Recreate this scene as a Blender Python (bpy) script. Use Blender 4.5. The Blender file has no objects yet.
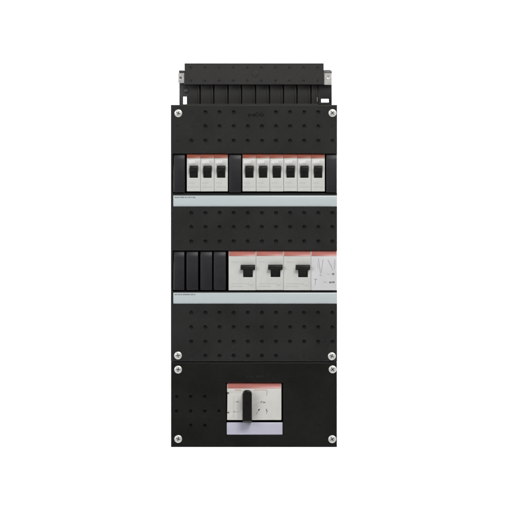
import bpy, bmesh, math, random
from mathutils import Vector, Matrix

random.seed(7)
S = 0.0013333                    # metres per photo pixel: a breaker module is 18 mm wide
scene = bpy.context.scene
col = scene.collection
CZ = 1.40                        # height of the middle of the picture above the studio floor
OR = [256.0, 256.0]              # origin (in drawing units) of the thing being built


def X(u): return (u - OR[0]) * S
def Z(v): return (OR[1] - v) * S
def Y(d): return -d / 1000.0     # d: mm in front of the back of the board


# ------------------------------------------------------------------ materials
def new_mat(name):
    m = bpy.data.materials.new(name)
    m.use_nodes = True
    return m, m.node_tree, m.node_tree.nodes['Principled BSDF']


def plastic(name, rgb, rough, spec=0.5, grain=0.0, grain_scale=900.0, var=0.0, var_scale=30.0, coat=0.0):
    m, nt, b = new_mat(name)
    b.inputs['Base Color'].default_value = (*rgb, 1)
    b.inputs['Roughness'].default_value = rough
    b.inputs['Specular IOR Level'].default_value = spec
    b.inputs['Coat Weight'].default_value = coat
    b.inputs['Coat Roughness'].default_value = 0.15
    tc = nt.nodes.new('ShaderNodeTexCoord')
    if grain:
        n = nt.nodes.new('ShaderNodeTexNoise')
        n.inputs['Scale'].default_value = grain_scale
        n.inputs['Detail'].default_value = 4
        nt.links.new(tc.outputs['Object'], n.inputs['Vector'])
        bp = nt.nodes.new('ShaderNodeBump')
        bp.inputs['Strength'].default_value = grain
        bp.inputs['Distance'].default_value = 0.0004
        nt.links.new(n.outputs['Fac'], bp.inputs['Height'])
        nt.links.new(bp.outputs['Normal'], b.inputs['Normal'])
    if var:
        n2 = nt.nodes.new('ShaderNodeTexNoise')
        n2.inputs['Scale'].default_value = var_scale
        n2.inputs['Detail'].default_value = 5
        n2.inputs['Roughness'].default_value = 0.6
        nt.links.new(tc.outputs['Object'], n2.inputs['Vector'])
        mr = nt.nodes.new('ShaderNodeMapRange')
        mr.inputs['From Min'].default_value = 0.3
        mr.inputs['From Max'].default_value = 0.7
        mr.inputs['To Min'].default_value = rough - var
        mr.inputs['To Max'].default_value = rough + var
        nt.links.new(n2.outputs['Fac'], mr.inputs['Value'])
        nt.links.new(mr.outputs['Result'], b.inputs['Roughness'])
        mx = nt.nodes.new('ShaderNodeMix')
        mx.data_type = 'RGBA'
        mx.inputs['A'].default_value = (*[c * 0.88 for c in rgb], 1)
        mx.inputs['B'].default_value = (*[min(1, c * 1.10) for c in rgb], 1)
        nt.links.new(n2.outputs['Fac'], mx.inputs['Factor'])
        nt.links.new(mx.outputs['Result'], b.inputs['Base Color'])
    return m


def metal(name, rgb, rough, metallic=1.0, grain=0.15):
    m = plastic(name, rgb, rough, 0.5, grain, 600, 0.06, 200)
    m.node_tree.nodes['Principled BSDF'].inputs['Metallic'].default_value = metallic
    return m


M = dict(
    cover=plastic('black_textured_plastic', (0.0132, 0.0133, 0.0125), 0.50, 0.34, 0.35, 1500, 0.11, 16),
    lower=plastic('black_smooth_dimmed_plastic', (0.0078, 0.0080, 0.0069), 0.44, 0.24, 0.25, 1500, 0.10, 16),  # base colour darkened to stand for the lower cover's tilt and weaker reflection
    tray=plastic('black_tray_plastic', (0.014, 0.014, 0.014), 0.55, 0.4, 0.2, 1200),
    duct=plastic('charcoal_duct_plastic', (0.0225, 0.0220, 0.0205), 0.55, 0.4, 0.4, 1300, 0.06, 35),
    filler=plastic('blue_black_filler_plastic', (0.0120, 0.0119, 0.0150), 0.44, 0.42, 0.25, 1600, 0.05, 60),
    white=plastic('light_grey_device_plastic', (0.605, 0.610, 0.585), 0.42, 0.45, 0.15, 1500, 0.04, 60),
    cool=plastic('cool_white_device_plastic', (0.64, 0.64, 0.655), 0.40, 0.45, 0.15, 1500, 0.04, 60),
    cream=plastic('warm_white_device_plastic', (0.655, 0.645, 0.61), 0.40, 0.45, 0.15, 1500, 0.04, 60),
    highlight=plastic('glossy_white_highlight', (0.80, 0.785, 0.78), 0.22, 0.5),  # brighter than the body: carries the highlight above the toggles
    red=plastic('brick_red_band', (0.29, 0.080, 0.050), 0.36, 0.5, 0.1, 1500, 0.04, 90),
    pink=plastic('rose_red_band', (0.47, 0.165, 0.138), 0.30, 0.5, 0.1, 1500, 0.04, 90),
    lever=plastic('black_lever_plastic', (0.0070, 0.0073, 0.0062), 0.45, 0.22, 0.15, 1800, 0.05, 150),
    handle=plastic('black_handle_plastic', (0.0070, 0.0072, 0.0070), 0.30, 0.45, 0.15, 1800, 0.05, 120),
    strip=plastic('pale_blue_label_plastic', (0.53, 0.59, 0.605), 0.28, 0.5, 0.05, 900),
    lilac=plastic('lilac_label_plastic', (0.52, 0.515, 0.62), 0.30, 0.5, 0.05, 900),
    ink=plastic('grey_print_ink', (0.19, 0.195, 0.20), 0.6, 0.3),
    paleink=plastic('pale_print_ink', (0.46, 0.45, 0.47), 0.6, 0.3),
    darkink=plastic('dark_print_ink', (0.035, 0.033, 0.033), 0.6, 0.3),
    redink=plastic('red_print_ink', (0.52, 0.20, 0.16), 0.6, 0.3),
    emblem=plastic('matt_black_print', (0.0085, 0.0085, 0.0085), 0.7, 0.2),
    zinc=metal('zinc_plated_steel', (0.74, 0.74, 0.71), 0.45, 0.55),
    steel=metal('galvanised_steel', (0.70, 0.70, 0.68), 0.45, 0.8),
    greypl=plastic('mid_grey_plastic', (0.16, 0.16, 0.155), 0.5, 0.4, 0.2, 1200),
    charcoal=plastic('charcoal_plate', (0.045, 0.045, 0.043), 0.5, 0.45, 0.2, 1200),
)


# ------------------------------------------------------------------ mesh helpers
def box(bm, u0, u1, v0, v1, d0, d1, mi=0):
    """axis aligned box; v grows downwards like the drawing"""
    x0, x1, z1, z0, y0, y1 = X(u0), X(u1), Z(v0), Z(v1), Y(d0), Y(d1)
    vs = [bm.verts.new(p) for p in ((x0, y0, z0), (x1, y0, z0), (x1, y0, z1), (x0, y0, z1),
                                    (x0, y1, z0), (x1, y1, z0), (x1, y1, z1), (x0, y1, z1))]
    fs = []
    for f in ((0, 1, 2, 3), (7, 6, 5, 4), (0, 4, 5, 1), (1, 5, 6, 2), (2, 6, 7, 3), (3, 7, 4, 0)):
        fc = bm.faces.new([vs[i] for i in f]); fc.material_index = mi; fs.append(fc)
    return fs


def frustum(bm, r0, d0, r1, d1, mi=0):
    """box between rectangle r0=(u0,u1,v0,v1) at depth d0 and r1 at d1"""
    def ring(r, d):
        return [bm.verts.new(p) for p in ((X(r[0]), Y(d), Z(r[3])), (X(r[1]), Y(d), Z(r[3])),
                                          (X(r[1]), Y(d), Z(r[2])), (X(r[0]), Y(d), Z(r[2])))]
    a, b = ring(r0, d0), ring(r1, d1)
    fs = [bm.faces.new(a), bm.faces.new(b[::-1])]
    for i in range(4):
        j = (i + 1) % 4
        fs.append(bm.faces.new((a[i], b[i], b[j], a[j])))
    for f in fs: f.material_index = mi


def prism_x(bm, prof, u0, u1, mi=0):
    """side profile [(v, d), ...] extruded from u0 to u1"""
    a = [bm.verts.new((X(u0), Y(d), Z(v))) for v, d in prof]
    b = [bm.verts.new((X(u1), Y(d), Z(v))) for v, d in prof]
    n = len(prof)
    fs = [bm.faces.new(a), bm.faces.new(b[::-1])]
    for i in range(n):
        j = (i + 1) % n
        fs.append(bm.faces.new((a[i], b[i], b[j], a[j])))
    for f in fs: f.material_index = mi


def prism_d(bm, outline, d0, d1, mi=0):
    """front outline [(u, v), ...] extruded from depth d0 to d1"""
    a = [bm.verts.new((X(u), Y(d0), Z(v))) for u, v in outline]
    b = [bm.verts.new((X(u), Y(d1), Z(v))) for u, v in outline]
    n = len(outline)
    fs = [bm.faces.new(a), bm.faces.new(b[::-1])]
    for i in range(n):
        j = (i + 1) % n
        fs.append(bm.faces.new((a[i], b[i], b[j], a[j])))
    for f in fs: f.material_index = mi


def lathe(bm, cu, cv, prof, n=20, mi=0):
    """prof [(radius in drawing units, depth), ...] turned round the axis facing the viewer; closed both ends"""
    rings = []
    for r, d in prof:
        rings.append([bm.verts.new((X(cu + r * math.cos(2 * math.pi * k / n)), Y(d),
                                    Z(cv + r * math.sin(2 * math.pi * k / n)))) for k in range(n)])
    fs = [bm.faces.new(rings[0]), bm.faces.new(rings[-1][::-1])]
    for a, b in zip(rings, rings[1:]):
        for i in range(n):
            j = (i + 1) % n
            fs.append(bm.faces.new((a[i], b[i], b[j], a[j])))
    for f in fs: f.material_index = mi


def stroke(bm, p, q, w, d, mi):
    """a thin printed line lying on the face at depth d"""
    (u0, v0), (u1, v1) = p, q
    L = math.hypot(u1 - u0, v1 - v0) or 1
    nx, ny = -(v1 - v0) / L * w / 2, (u1 - u0) / L * w / 2
    prism_d(bm, [(u0 + nx, v0 + ny), (u1 + nx, v1 + ny), (u1 - nx, v1 - ny), (u0 - nx, v0 - ny)], d - 0.25, d + 0.06, mi)


def rounded(u0, u1, v0, v1, r, n=6, corners=(1, 1, 1, 1)):
    pts = []
    for (cu, cv, a0, on) in ((u1 - r, v0 + r, -90, corners[0]), (u1 - r, v1 - r, 0, corners[1]),
                             (u0 + r, v1 - r, 90, corners[2]), (u0 + r, v0 + r, 180, corners[3])):
        if not on:
            pts.append({-90: (u1, v0), 0: (u1, v1), 90: (u0, v1), 180: (u0, v0)}[a0]); continue
        for k in range(n + 1):
            a = math.radians(a0 + 90 * k / n)
            pts.append((cu + r * math.cos(a), cv + r * math.sin(a)))
    return pts


def build(name, bm, mats, parent=None, bevel=0.0, cut=None, seg=2, smooth=35, extra=None):
    """finish a bmesh as ONE linked mesh object (cutters and bevels applied)"""
    if not isinstance(mats, (list, tuple)): mats = [mats]
    def to_mesh(b, n):
        bmesh.ops.recalc_face_normals(b, faces=b.faces)
        me = bpy.data.meshes.new(n); b.to_mesh(me); b.free(); return me
    o = bpy.data.objects.new(name, to_mesh(bm, name))
    col.objects.link(o)
    for m in mats: o.data.materials.append(m)
    tmp = []
    if cut is not None:
        c = bpy.data.objects.new('cutter', to_mesh(cut, 'cutter')); col.objects.link(c)
        c.data.materials.append(mats[0]); tmp.append(c)
        md = o.modifiers.new('cut', 'BOOLEAN'); md.operation = 'DIFFERENCE'; md.solver = 'EXACT'; md.object = c
    if bevel:
        md = o.modifiers.new('bevel', 'BEVEL'); md.width = bevel / 1000.0; md.segments = seg
        md.limit_method = 'ANGLE'; md.angle_limit = math.radians(30); md.use_clamp_overlap = True
    if o.modifiers:
        dg = bpy.context.evaluated_depsgraph_get(); dg.update()
        me = bpy.data.meshes.new_from_object(o.evaluated_get(dg), preserve_all_data_layers=True, depsgraph=dg)
        old = o.data; o.modifiers.clear(); o.data = me; me.name = name
        bpy.data.meshes.remove(old)
        for c in tmp:
            cm = c.data; bpy.data.objects.remove(c); bpy.data.meshes.remove(cm)
    if extra is not None:                       # printed marks etc. added after the bevel
        b2 = bmesh.new(); b2.from_mesh(o.data)
        tmpme = to_mesh(extra, 'extra'); b2.from_mesh(tmpme); b2.to_mesh(o.data); b2.free()
        bpy.data.meshes.remove(tmpme)
    for p in o.data.polygons: p.use_smooth = True
    o.data.set_sharp_from_angle(angle=math.radians(smooth))
    if parent is not None: o.parent = parent
    return o


def thing(name, label, cat, u, v, group=None):
    o = bpy.data.objects.new(name, None); col.objects.link(o)
    o.empty_display_size = 0.02
    o.location = ((u - 256) * S, 0, CZ + (256 - v) * S)
    OR[0], OR[1] = u, v
    o['label'] = label; o['category'] = cat
    if group: o['group'] = group
    return o


def copy_thing(src, du, label, group=None):
    r = src.copy(); col.objects.link(r)
    r.location.x += du * S
    r.location.y += random.uniform(-0.2, 0.2) / 1000; r.location.z += random.uniform(-0.18, 0.18) / 1000   # seating differs a little
    r['label'] = label
    if group: r['group'] = group
    for ch in list(src.children):
        c = ch.copy(); col.objects.link(c); c.parent = r
        for g in ch.children:
            d = g.copy(); col.objects.link(d); d.parent = c
    return r


# ------------------------------------------------------------------ the distribution board
FACE = 70.0                                    # front of the upper cover, mm from the back
LFACE = 68.8                                   # front of the lower cover
board = thing('distribution_board', 'tall black plastic electrical distribution board with two screwed covers and cable duct on top',
              'fuse box', 254.2, 447)
COLS = [177.3 + 14.1 * k for k in range(12)]
HR = 1.85


def hole(cut, u, v, face, through=True, r=HR):
    if through:
        lathe(cut, u, v, [(r, face - 12), (r, face - 0.5), (r + 0.35, face + 0.02), (r + 0.35, face + 5)], 14)
    else:
        lathe(cut, u, v, [(r * 0.55, face - 0.55), (r * 0.8, face + 0.02), (r * 0.8, face + 5)], 12)


def cover_shell(bm, u0, u1, v0, v1, face, back=18):
    c = 0.9
    ring = [((u0, u1, v0, v1), back), ((u0, u1, v0, v1), face - 1.1),
            ((u0 + c * .35, u1 - c * .35, v0 + c * .35, v1 - c * .35), face - 0.3),
            ((u0 + c, u1 - c, v0 + c, v1 - c), face)]
    loops = []
    for r, d in ring:
        loops.append([bm.verts.new((X(a), Y(d), Z(b))) for a, b in ((r[0], r[3]), (r[1], r[3]), (r[1], r[2]), (r[0], r[2]))])
    bm.faces.new(loops[0]); bm.faces.new(loops[-1][::-1])
    for a, b in zip(loops, loops[1:]):
        for i in range(4):
            j = (i + 1) % 4
            bm.faces.new((a[i], b[i], b[j], a[j]))


# upper cover ---------------------------------------------------------------
UC = (170.7, 337.2, 104.8, 361.6)
bm = bmesh.new(); cover_shell(bm, *UC, FACE)
cut = bmesh.new()
box(cut, UC[0] + 1.9, UC[1] - 1.9, UC[2] + 1.9, UC[3] - 1.9, 5, FACE - 2.6)


def loft(rs):
    b = bmesh.new()
    loops = [[b.verts.new((X(a), Y(d), Z(q))) for a, q in ((r[0], r[3]), (r[1], r[3]), (r[1], r[2]), (r[0], r[2]))] for r, d in rs]
    b.faces.new(loops[0]); b.faces.new(loops[-1][::-1])
    for p, q in zip(loops, loops[1:]):
        for i in range(4):
            j = (i + 1) % 4
            b.faces.new((p[i], q[i], q[j], p[j]))
    return b


def slot_cutter(u0, u1, v0, v1, face, c=0.7):
    w = (u0 - c, u1 + c, v0 - c, v1 + c)
    return loft([((u0, u1, v0, v1), face - 9.5), ((u0, u1, v0, v1), face - c * 1.3), (w, face + 0.01), (w, face + 6)])


# holes cut in the sheet: full ones look into the dark box, shallow ones are moulded dimples
for v, deep, shallow in (
        (112.2, (2, 3, 4, 7, 8, 9, 10), (1,)),
        (126.3, tuple(range(2, 11)), (0, 1, 11)),
        (140.8, tuple(range(1, 12)), (0,)),
        (213.0, tuple(range(1, 12)), ()), (227.0, tuple(range(1, 12)), ()), (241.4, tuple(range(1, 12)), (0,)),
        (312.7, tuple(range(1, 12)), ()), (327.1, tuple(range(1, 12)), ()), (341.6, tuple(range(1, 12)), ()),
        (355.8, tuple(range(2, 8)), (1, 8, 9, 10))):
    for k in deep: hole(cut, COLS[k], v, FACE)
    for k in shallow: hole(cut, COLS[k], v, FACE, False)
emb = bmesh.new()                                   # the small dark printed word at the top middle
for k, (u, w, h) in enumerate(((248.2, 1.6, 3.0), (250.4, 1.7, 3.0), (252.6, 1.6, 3.0), (254.7, 1.3, 3.4), (256.6, 1.7, 5.0),
                               (258.9, 1.6, 3.4), (261.1, 1.7, 4.8), (263.2, 1.2, 3.2))):
    stroke(emb, (u, 116.6 - h / 2 - (h - 3) / 2 - 0.2), (u + w, 116.6 - h / 2 - (h - 3) / 2 - 0.2), 0.7, FACE, 1)
    stroke(emb, (u + 0.3, 116.6 - h), (u + 0.3, 116.6), 0.6, FACE, 1)
    if k % 3 != 1: stroke(emb, (u + w - 0.3, 116.6 - 2.9), (u + w - 0.3, 116.6), 0.6, FACE, 1)
    if k % 2 == 0: stroke(emb, (u, 116.3), (u + w, 116.3), 0.6, FACE, 1)
ucover = build('upper_cover', bm, [M['cover'], M['emblem']], board, cut=cut, smooth=14)
ucover['label'] = 'upper black cover perforated with rows of small round holes'


def boolean(o, cutbm):
    """one more cut, applied"""
    bmesh.ops.recalc_face_normals(cutbm, faces=cutbm.faces)
    me = bpy.data.meshes.new('cutter'); cutbm.to_mesh(me); cutbm.free()
    c = bpy.data.objects.new('cutter', me); col.objects.link(c)
    c.parent = o.parent
    md = o.modifiers.new('cut', 'BOOLEAN'); md.solver = 'EXACT'; md.object = c
    dg = bpy.context.evaluated_depsgraph_get(); dg.update()
    nm = bpy.data.meshes.new_from_object(o.evaluated_get(dg), preserve_all_data_layers=True, depsgraph=dg)
    old = o.data; o.modifiers.clear(); o.data = nm; nm.name = o.name
    bpy.data.meshes.remove(old); bpy.data.objects.remove(c); bpy.data.meshes.remove(me)
    for p in o.data.polygons: p.use_smooth = True
    o.data.set_sharp_from_angle(angle=math.radians(14 if 'cover' in o.name else 30))


# the two device openings; both run out through the right edge, where the last module is flush with the side
boolean(ucover, slot_cutter(173.0, 341.0, 153.7, 193.2, FACE))
boolean(ucover, slot_cutter(173.0, 341.0, 250.6, 291.2, FACE))


def add_print(o, pr):
    bmesh.ops.recalc_face_normals(pr, faces=pr.faces)
    me = bpy.data.meshes.new('print'); pr.to_mesh(me); pr.free()
    b = bmesh.new(); b.from_mesh(o.data); b.from_mesh(me); b.to_mesh(o.data); b.free(); bpy.data.meshes.remove(me)
    o.data.set_sharp_from_angle(angle=math.radians(14))


add_print(ucover, emb)

# lower cover ---------------------------------------------------------------
LC = (170.8, 337.1, 362.2, 447.3)
bm = bmesh.new(); cover_shell(bm, *LC, LFACE)
cut = bmesh.new(); box(cut, LC[0] + 1.9, LC[1] - 1.9, LC[2] + 1.9, LC[3] - 1.9, 5, LFACE - 2.6)
DEEP = {(2, 397), (0, 397), (1, 397), (0, 411), (1, 411), (2, 411), (1, 425), (2, 425), (3, 411)}
for v in (382.2, 396.6, 411.0, 425.3):
    for k in (0, 1, 2, 3): hole(cut, COLS[k] - 0.6, v, LFACE, (k, round(v)) in DEEP, 1.5 if (k, round(v)) in DEEP else 2.0)
    for k in (8, 9, 10): hole(cut, COLS[k] + 0.2, v, LFACE, False, 1.9)
emb2 = bmesh.new()
for u, w in ((246.4, 2.2), (249.6, 1.8), (252.2, 1.4), (256.4, 1.6), (258.8, 2.6), (262.2, 1.2)):
    stroke(emb2, (u, 376.2), (u + w, 376.2), 0.6, LFACE, 1)
    stroke(emb2, (u + 0.3, 375.4), (u + 0.3, 378.0), 0.5, LFACE, 1)
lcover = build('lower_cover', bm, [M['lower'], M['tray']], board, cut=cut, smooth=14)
lcover['label'] = 'smooth lower cover around the main switch, toned darker for its weaker reflection'
boolean(lcover, slot_cutter(226.3, 282.9, 382.6, 435.2, LFACE))
add_print(lcover, emb2)

# back tray -----------------------------------------------------------------
bm = bmesh.new(); box(bm, 174.0, 334.2, 108.0, 444.5, 0, 62)
cut = bmesh.new(); box(cut, 175.6, 332.6, 109.6, 442.9, 2.2, 80)
e = bmesh.new(); box(e, 171.3, 336.6, 105.5, 446.7, -0.5, 16.5)
build('back_tray', bm, M['tray'], board, bevel=0.6, cut=cut, extra=e)


# screws --------------------------------------------------------------------
def screw(u, v, face, parent, rot):
    b = bmesh.new()
    lathe(b, u, v, [(3.75, face - 3.5), (3.95, face + 0.5), (3.85, face + 1.0), (3.45, face + 1.4), (2.6, face + 1.7), (1.4, face + 1.85), (0.3, face + 1.9)], 28)
    c = bmesh.new()
    L, w, pts = 2.1, 0.36, []
    for k in range(4):
        t = math.radians(rot + 90 * k)
        cx, cy, nx, ny = math.cos(t), math.sin(t), -math.sin(t), math.cos(t)
        pts += [(u + cx * L - nx * w, v + cy * L - ny * w), (u + cx * L + nx * w, v + cy * L + ny * w),
                (u + cx * w + nx * w, v + cy * w + ny * w)]
    prism_d(c, pts, face - 0.5, face + 5)
    o = build('screw', b, M['zinc'], parent, smooth=40)
    boolean(o, c)
    return o


for i, (u, v) in enumerate(((178.3, 113.3), (332.4, 113.0), (178.0, 355.5), (331.8, 356.2))): screw(u, v, FACE, ucover, 20 + 31 * i)
for i, (u, v) in enumerate(((178.1, 369.6), (332.6, 369.4), (178.2, 439.0), (332.2, 439.2))): screw(u, v, LFACE, lcover, 8 + 47 * i)


# label strips --------------------------------------------------------------
def label_strip(v0, v1, parent):
    b = bmesh.new()
    prism_x(b, [(v0, FACE - 0.6), (v0, FACE + 1.4), (v0 + 0.9, FACE + 2.0), (v1 - 1.7, FACE + 2.0), (v1, FACE + 0.5), (v1, FACE - 0.6)], 173.4, 337.2)
    e = bmesh.new()
    random.seed(int(v0))
    u = 174.6
    while u < 195.5:                                  # the row of tiny grey print at the left end
        w = random.uniform(0.5, 1.1)
        box(e, u, u + w, v0 + 1.15 + random.uniform(0, .25), v0 + 2.55, FACE + 1.8, FACE + 2.06, 1)
        u += w + random.choice((0.22, 0.22, 0.3, 0.7))
    o = build('label_strip', b, [M['strip'], M['ink']], parent, bevel=0.35, extra=e)
    return o


label_strip(195.5, 206.4, ucover)
label_strip(292.6, 303.6, ucover)


# blanking plates -----------------------------------------------------------
def blanking_plate(u0, u1, v0, v1):
    n = 14
    prof = []
    for k in range(n + 1):
        t = k / n
        d = 68.6 + 3.8 * math.sin(math.pi * (0.08 + 0.58 * t))
        if k == 0: d -= 1.5
        prof.append((v0 + (v1 - v0) * (t if k else 0.0), d))
    prof = [(v0, 64.5)] + prof + [(v1, 64.5)]
    b = bmesh.new(); prism_x(b, prof, u0, u1)
    return build('blanking_plate', b, M['filler'], ucover, bevel=0.7, seg=3, smooth=45)


for u0, u1 in ((173.6, 184.9), (228.9, 241.3), (326.2, 336.9)): blanking_plate(u0, u1, 154.6, 192.4)
for u0, u1 in ((173.7, 184.5), (186.4, 198.2), (200.3, 212.2), (213.7, 225.9)): blanking_plate(u0, u1, 251.6, 290.0)

# label carrier of the lower opening
b = bmesh.new()
prism_x(b, [(422.4, 62), (422.4, LFACE + 0.4), (423.2, LFACE + 1.0), (433.6, LFACE + 1.0), (434.7, LFACE + 0.1), (434.7, 62)], 226.8, 282.5)
build('label_carrier', b, M['lilac'], lcover, bevel=0.4)

# cable duct on top -----------------------------------------------------------
duct = bpy.data.objects.new('cable_duct', None); col.objects.link(duct); duct.parent = board
b = bmesh.new()
box(b, 187.2, 318.5, 70.0, 104.9, 8, 47)
edges = [187.2, 200.0, 213.7, 228.0, 241.6, 255.6, 269.6, 283.6, 297.2, 311.2, 318.5]
for a, c in zip(edges, edges[1:]):
    box(b, a + 0.55, c - 0.55, 78.0, 103.4, 46.5, 51.5)
    box(b, c - 2.3, c - 1.0, 84.5, 103.2, 51.3, 52.8)       # stiffening rib on each finger
box(b, 187.2, 318.5, 103.3, 104.9, 46, 54.0)
comb = build('duct_comb', b, M['duct'], duct, bevel=0.35)
b = bmesh.new()
box(b, 184.3, 324.0, 62.8, 84.2, 5, 60)
bmesh.ops.bevel(b, geom=[e_ for e_ in b.edges], offset=0.0006, segments=2, affect='EDGES', profile=0.5)
cut = bmesh.new(); box(cut, 185.8, 322.5, 64.6, 90, -5, 57.5)
for k in range(1, 11):
    for v in (67.4, 80.6):
        u = COLS[k] - 0.6
        lathe(cut, u, v, [(0.7, 59.1), (1.35, 60.02), (1.35, 66)], 12)
e = bmesh.new()
lathe(e, 254.9, 73.6, [(3.4, 59.5), (3.4, 60.15), (3.0, 60.5), (1.0, 60.7)], 24)
lid = build('duct_lid', b, M['duct'], duct, cut=cut, extra=e, smooth=14)

# side brackets beside the duct
b = bmesh.new(); box(b, 179.0, 188.0, 82.2, 105.1, 48, 51)
cut = bmesh.new(); box(cut, 182.9, 186.4, 96.0, 103.6, 10, 90)
e = bmesh.new(); lathe(e, 186.2, 90.0, [(2.3, 50), (2.3, 52.5), (1.7, 53.3), (0.5, 53.5)], 18)
br = build('side_bracket', b, M['charcoal'], board, cut=cut, bevel=0.4, extra=e)
b = bmesh.new(); box(b, 178.0, 184.2, 72.4, 82.6, 44, 58)
cut = bmesh.new(); lathe(cut, 180.6, 77.4, [(1.3, 52), (1.3, 90)], 14)
clip = build('clip', b, M['steel'], br, cut=cut, bevel=0.4, smooth=14)
b = bmesh.new(); box(b, 178.7, 184.2, 69.9, 72.3, 44, 59)
build('clip_cap', b, M['charcoal'], br, bevel=0.5)
b = bmesh.new(); box(b, 317.6, 332.2, 82.6, 105.1, 48, 51)
cut = bmesh.new(); box(cut, 321.4, 329.0, 98.3, 101.8, 10, 90)
br2 = build('side_bracket', b, M['tray'], board, cut=cut, bevel=0.4)
b = bmesh.new()
box(b, 324.1, 332.2, 72.4, 84.3, 44, 58)
cut = bmesh.new(); lathe(cut, 328.6, 76.6, [(1.5, 56.6), (1.9, 90)], 14)
build('clip', b, M['steel'], br2, cut=cut, bevel=0.5, smooth=14)
b = bmesh.new(); prism_d(b, [(324.1, 72.3), (324.1, 69.4), (330.6, 69.4), (332.4, 71.2), (332.4, 72.3)], 44, 59)
build('clip_cap', b, M['greypl'], br2, bevel=0.5)
b = bmesh.new(); box(b, 317.0, 318.0, 96.8, 101.5, 51, 53.2)
build('latch', b, M['greypl'], duct, bevel=0.2)


# ------------------------------------------------------------------ small circuit breakers
def body_profile(v0, v1, back=20.0, face=72.0):
    """nose of a DIN module: steep shoulder at the top that runs under the cover, flat front"""
    return [(v0 - 2.2, back), (v0 - 2.2, 62.0), (v0, 66.6), (v0 + 5.2, face - 0.7), (v0 + 6.2, face), (v1 - 0.5, face), (v1, face - 0.5), (v1, back)]


G3 = 'circuit breakers in the group of three'
G6 = 'circuit breakers in the group of six'
PITCH = 13.7
b0 = 186.8
mcb = thing('circuit_breaker', 'white circuit breaker with black toggle, left one of the group of three', 'circuit breaker', b0 + PITCH / 2, 191.5, G3)
u0, u1 = b0 + 0.1, b0 + PITCH - 0.1
b = bmesh.new(); prism_x(b, body_profile(153.9, 191.4), u0, u1)
cut = loft([((u0 + 2.9, u0 + 10.8, 166.0, 177.7), 60), ((u0 + 2.8, u0 + 10.9, 165.9, 177.8), 70.9),
            ((u0 + 1.5, u0 + 12.0, 164.2, 178.7), 72.05), ((u0 + 1.5, u0 + 12.0, 164.2, 178.7), 78)])
e = bmesh.new()
for v, a, c in ((182.6, 1.6, 8.2), (186.6, 1.6, 11.2)):              # faint lines of print
    uu = u0 + a
    random.seed(int(v * 10))
    while uu < u0 + c:
        w = random.uniform(0.35, 0.9); box(e, uu, uu + w, v, v + 0.75, 71.7, 72.06, 1); uu += w + 0.35
build('body', b, [M['white'], M['paleink']], mcb, cut=cut, bevel=0.45, extra=e)
b = bmesh.new()                                                       # red band lying on the sloping shoulder
prism_x(b, [(153.6, 65.9), (153.3, 66.35), (158.2, 71.0), (158.5, 70.3)], u0 + 0.12, u1 - 0.12)
build('marking_band', b, M['red'], mcb, bevel=0.12)
b = bmesh.new(); prism_d(b, rounded(u0 + 1.4, u0 + 8.4, 160.2, 163.6, 0.6), 71.4, 72.5)  # raised bright plate added to stand for the highlight above the toggle
build('highlight_plate', b, M['highlight'], mcb, bevel=0.15)
b = bmesh.new()
prism_x(b, [(165.9, 61.5), (165.9, 70), (166.6, 77.2), (168.3, 78.3), (170.0, 77.6), (171.6, 72.6), (173.4, 71.2), (177.6, 70.6), (177.6, 61.5)], u0 + 3.1, u0 + 10.6)
box(b, u0 + 3.3, u0 + 10.4, 172.2, 172.9, 71.2, 72.4)
build('toggle', b, M['lever'], mcb, bevel=0.5, seg=3)

copy_thing(mcb, PITCH, 'white circuit breaker with black toggle, middle one of the group of three', G3)
copy_thing(mcb, 2 * PITCH, 'white circuit breaker with black toggle, right one of the group of three', G3)
P6 = 13.75
for k, t in enumerate(('first of the group of six, right beside the middle black filler',
                       'second from the left in the group of six',
                       'third from the left in the group of six',
                       'third from the right in the group of six',
                       'second from the right in the group of six',
                       'last of the group of six, beside the end black filler')):
    copy_thing(mcb, 242.4 - b0 + P6 * k, 'white breaker, ' + t, G6)

# ------------------------------------------------------------------ two-module residual current breakers
GR = 'wide residual current breakers'
r0, RP = 228.5, 27.5
rcd = thing('residual_current_breaker', 'wide white breaker with T shaped toggle, leftmost of three, next to the black fillers',
            'circuit breaker', r0 + RP / 2, 290.3, GR)
u0, u1 = r0 + 0.1, r0 + RP - 0.1
b = bmesh.new(); prism_x(b, body_profile(250.9, 290.3), u0, u1)
cut = bmesh.new()
TT = [(240.6, 264.9), (255.0, 264.9), (255.0, 269.9), (252.7, 269.9), (252.7, 277.2), (243.1, 277.2), (243.1, 269.9), (240.6, 269.9)]
TT = [(u + 0.1, v) for u, v in TT]
prism_d(cut, TT, 60, 90)
e = bmesh.new()
for v, a, c in ((261.8, 3.0, 9.5), (283.4, 3.0, 20.0), (286.0, 3.0, 14.0)):
    uu = u0 + a; random.seed(int(v * 10))
    while uu < u0 + c:
        w = random.uniform(0.35, 0.9); box(e, uu, uu + w, v, v + 0.75, 71.7, 72.06, 1); uu += w + 0.35
box(e, u0 + 20.5, u0 + 24.5, 281.2, 285.0, 71.6, 72.5, 0)          # small test button
build('body', b, [M['white'], M['paleink']], rcd, cut=cut, bevel=0.45, extra=e)
b = bmesh.new()
prism_x(b, [(250.6, 65.9), (250.3, 66.35), (256.0, 71.75), (256.3, 71.0)], u0 + 0.5, u1 - 0.5)
build('marking_band', b, M['pink'], rcd, bevel=0.12)
b = bmesh.new()
prism_x(b, [(265.1, 61.5), (265.1, 72.0), (266.0, 78.0), (267.6, 78.6), (269.2, 77.6), (269.7, 72.0), (269.7, 61.5)], 241.0, 254.8)
prism_x(b, [(269.6, 61.5), (269.6, 73.2), (271.5, 71.6), (276.9, 70.4), (276.9, 61.5)], 243.5, 252.4)
build('toggle', b, M['lever'], rcd, bevel=0.5, seg=3)
copy_thing(rcd, RP, 'wide white breaker with black T shaped toggle, middle one of the three')
copy_thing(rcd, 2 * RP, 'wide white breaker with T shaped toggle, rightmost of three, next to the printed module')

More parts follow.
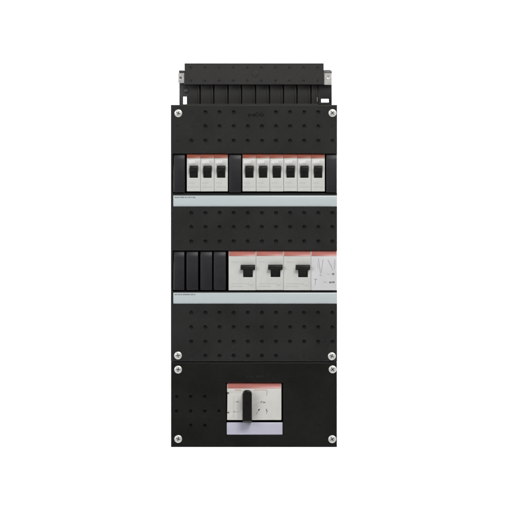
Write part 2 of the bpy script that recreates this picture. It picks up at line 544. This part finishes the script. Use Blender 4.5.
# ------------------------------------------------------------------ printed module at the right end of the second row
mod = thing('switch_module', 'cool white module with grey printed diagram and no toggle, right end of the second row', 'switch module', 324, 290.3)
u0, u1 = 311.1, 337.0
b = bmesh.new(); prism_x(b, body_profile(250.9, 290.3, 61.8), u0, u1)
box(b, u0 + 0.4, 331.8, 249.5, 289.8, 20, 62.6)
e = bmesh.new()
F = 72.0
for p, q, w, mi in (((318.3, 258.4), (320.6, 273.6), 1.0, 1), ((323.0, 259.2), (321.2, 272.8), 0.9, 1), ((317.6, 263.0), (318.0, 269.0), 0.6, 1),
                    ((319.6, 275.2), (321.6, 275.2), 1.4, 1), ((327.8, 259.8), (331.8, 267.6), 1.1, 1), ((334.8, 259.6), (334.2, 269.4), 0.9, 1),
                    ((331.8, 267.6), (332.6, 270.4), 0.8, 1), ((327.4, 274.2), (329.6, 274.2), 0.9, 1), ((332.0, 274.0), (334.2, 274.0), 1.8, 2),
                    ((313.9, 279.2), (317.2, 279.2), 0.8, 1), ((315.5, 279.2), (315.3, 285.2), 0.9, 1),
                    ((323.6, 282.2), (326.8, 282.2), 1.0, 1), ((329.2, 282.4), (331.4, 282.4), 1.7, 2), ((331.9, 282.2), (334.6, 282.2), 1.5, 2)):
    stroke(e, p, q, w, F, mi)
build('body', b, [M['cool'], M['paleink'], M['ink']], mod, bevel=0.45, extra=e)
b = bmesh.new()
prism_x(b, [(250.6, 65.9), (250.3, 66.35), (256.0, 71.75), (256.3, 71.0)], u0 + 0.5, u1 - 0.3)
build('marking_band', b, M['pink'], mod, bevel=0.12)

# ------------------------------------------------------------------ main switch
ms = thing('main_switch', 'four-module white main switch with upright black handle in the lower cover', 'main switch', 254.2, 420)
u0, u1 = 227.1, 281.4
MF = 70.8
b = bmesh.new(); prism_x(b, [(380.8, 20), (380.8, 61), (383.2, 65.2), (388.6, MF - 0.7), (389.6, MF), (419.5, MF), (420.0, MF - 0.5), (420.0, 20)], u0, u1)
cut = bmesh.new()
for v in (393.0, 412.6): lathe(cut, 228.3, v, [(1.0, MF - 3), (1.1, 80)], 14)
e = bmesh.new()
for p, q, w, mi in (((234.2, 402.0), (240.2, 402.0), 0.5, 1), ((236.4, 401.4), (238.4, 401.4), 1.2, 1),
                    ((231.0, 412.0), (240.8, 412.0), 0.45, 1), ((233.5, 411.6), (235.0, 411.6), 1.0, 1),
                    ((234.6, 389.9), (240.9, 389.9), 0.5, 3), ((253.8, 389.9), (267.0, 389.9), 0.5, 3),
                    ((267.0, 390.4), (266.8, 395.6), 1.0, 1),
                    ((260.6, 402.6), (262.2, 401.2), 0.9, 2), ((262.8, 402.4), (265.4, 402.4), 1.1, 2),
                    ((256.4, 413.8), (259.6, 409.2), 0.9, 1), ((258.2, 410.2), (259.8, 409.2), 1.1, 2), ((255.6, 413.9), (256.8, 413.9), 1.0, 1),
                    ((266.2, 409.0), (267.2, 412.0), 1.0, 2), ((266.6, 412.0), (266.4, 414.2), 0.9, 1),
                    ((238.0, 396.0), (238.0, 418.0), 0.25, 1), ((233.6, 396.0), (233.6, 418.0), 0.25, 1)):
    stroke(e, p, q, w, MF, mi)
build('body', b, [M['cream'], M['paleink'], M['ink'], M['redink']], ms, cut=cut, bevel=0.45, extra=e)
b = bmesh.new()
prism_x(b, [(382.9, 64.5), (382.6, 64.95), (388.3, 70.5), (388.6, 69.8)], u0 + 0.5, u1 - 0.4)
build('marking_band', b, M['pink'], ms, bevel=0.12)
b = bmesh.new()
o_ = rounded(242.5, 251.9, 389.8, 421.6, 4.2, 8, (1, 0, 0, 1))
prism_d(b, o_, MF - 0.5, MF + 12)
build('handle', b, M['handle'], ms, bevel=1.7, seg=5, smooth=45)

# ------------------------------------------------------------------ studio: white paper sweep behind the board
OR[0], OR[1] = 256.0, 256.0
b = bmesh.new()
W = 3.2
prof = [(-3.0, 0.0)]
R, BY = 0.8, 1.5
for k in range(13):
    a = math.radians(90 * k / 12)
    prof.append((BY - R + R * math.sin(a), R - R * math.cos(a)))
prof.append((BY, 4.2))
rows = [[b.verts.new((x, y, z)) for x in (-W, W)] for y, z in prof]
for p, q in zip(rows, rows[1:]): b.faces.new((p[0], p[1], q[1], q[0]))
me = bpy.data.meshes.new('backdrop'); b.to_mesh(me); b.free()
for p in me.polygons: p.use_smooth = True
bd = bpy.data.objects.new('backdrop', me); col.objects.link(bd)
bd['kind'] = 'structure'
me.materials.append(plastic('white_paper', (0.92, 0.92, 0.92), 0.8, 0.2, 0.1, 300))


def softbox(name, loc, target, sx, sy, watts, colour=(1, 1, 1)):
    l = bpy.data.lights.new(name, 'AREA'); l.shape = 'RECTANGLE'; l.size = sx; l.size_y = sy
    l.energy = watts; l.color = colour
    o = bpy.data.objects.new(name, l); col.objects.link(o); o.location = loc
    o.rotation_euler = (Vector(target) - Vector(loc)).to_track_quat('-Z', 'Y').to_euler()
    return o


MID = (0, 0, CZ)
softbox('key_softbox', (0.75, -1.7, CZ + 1.75), MID, 1.3, 0.9, 46, (1.0, 0.985, 0.96))
softbox('fill_softbox', (-1.7, -1.9, CZ + 0.7), MID, 1.0, 1.2, 22, (0.96, 0.98, 1.0))
for sx in (-1, 1):
    softbox('backdrop_lamp', (sx * 1.55, 0.45, CZ + 0.1), (sx * 0.25, BY, CZ), 0.5, 1.8, 95)

w = bpy.data.worlds.new('World'); scene.world = w; w.use_nodes = True
w.node_tree.nodes['Background'].inputs['Color'].default_value = (1, 1, 1, 1)
w.node_tree.nodes['Background'].inputs['Strength'].default_value = 0.12

# ------------------------------------------------------------------ camera
cam = bpy.data.cameras.new('camera'); co = bpy.data.objects.new('camera', cam); col.objects.link(co)
DIST = 5.0
co.location = (0, -DIST - FACE / 1000, CZ); co.rotation_euler = (math.pi / 2, 0, 0)
cam.sensor_width = 36.0
cam.lens = 36.0 * DIST / (512 * S)
cam.clip_start = 0.1; cam.clip_end = 100
scene.camera = co
vs = scene.view_settings
vs.view_transform = 'Standard'; vs.look = 'None'; vs.exposure = 0.0; vs.gamma = 1.0
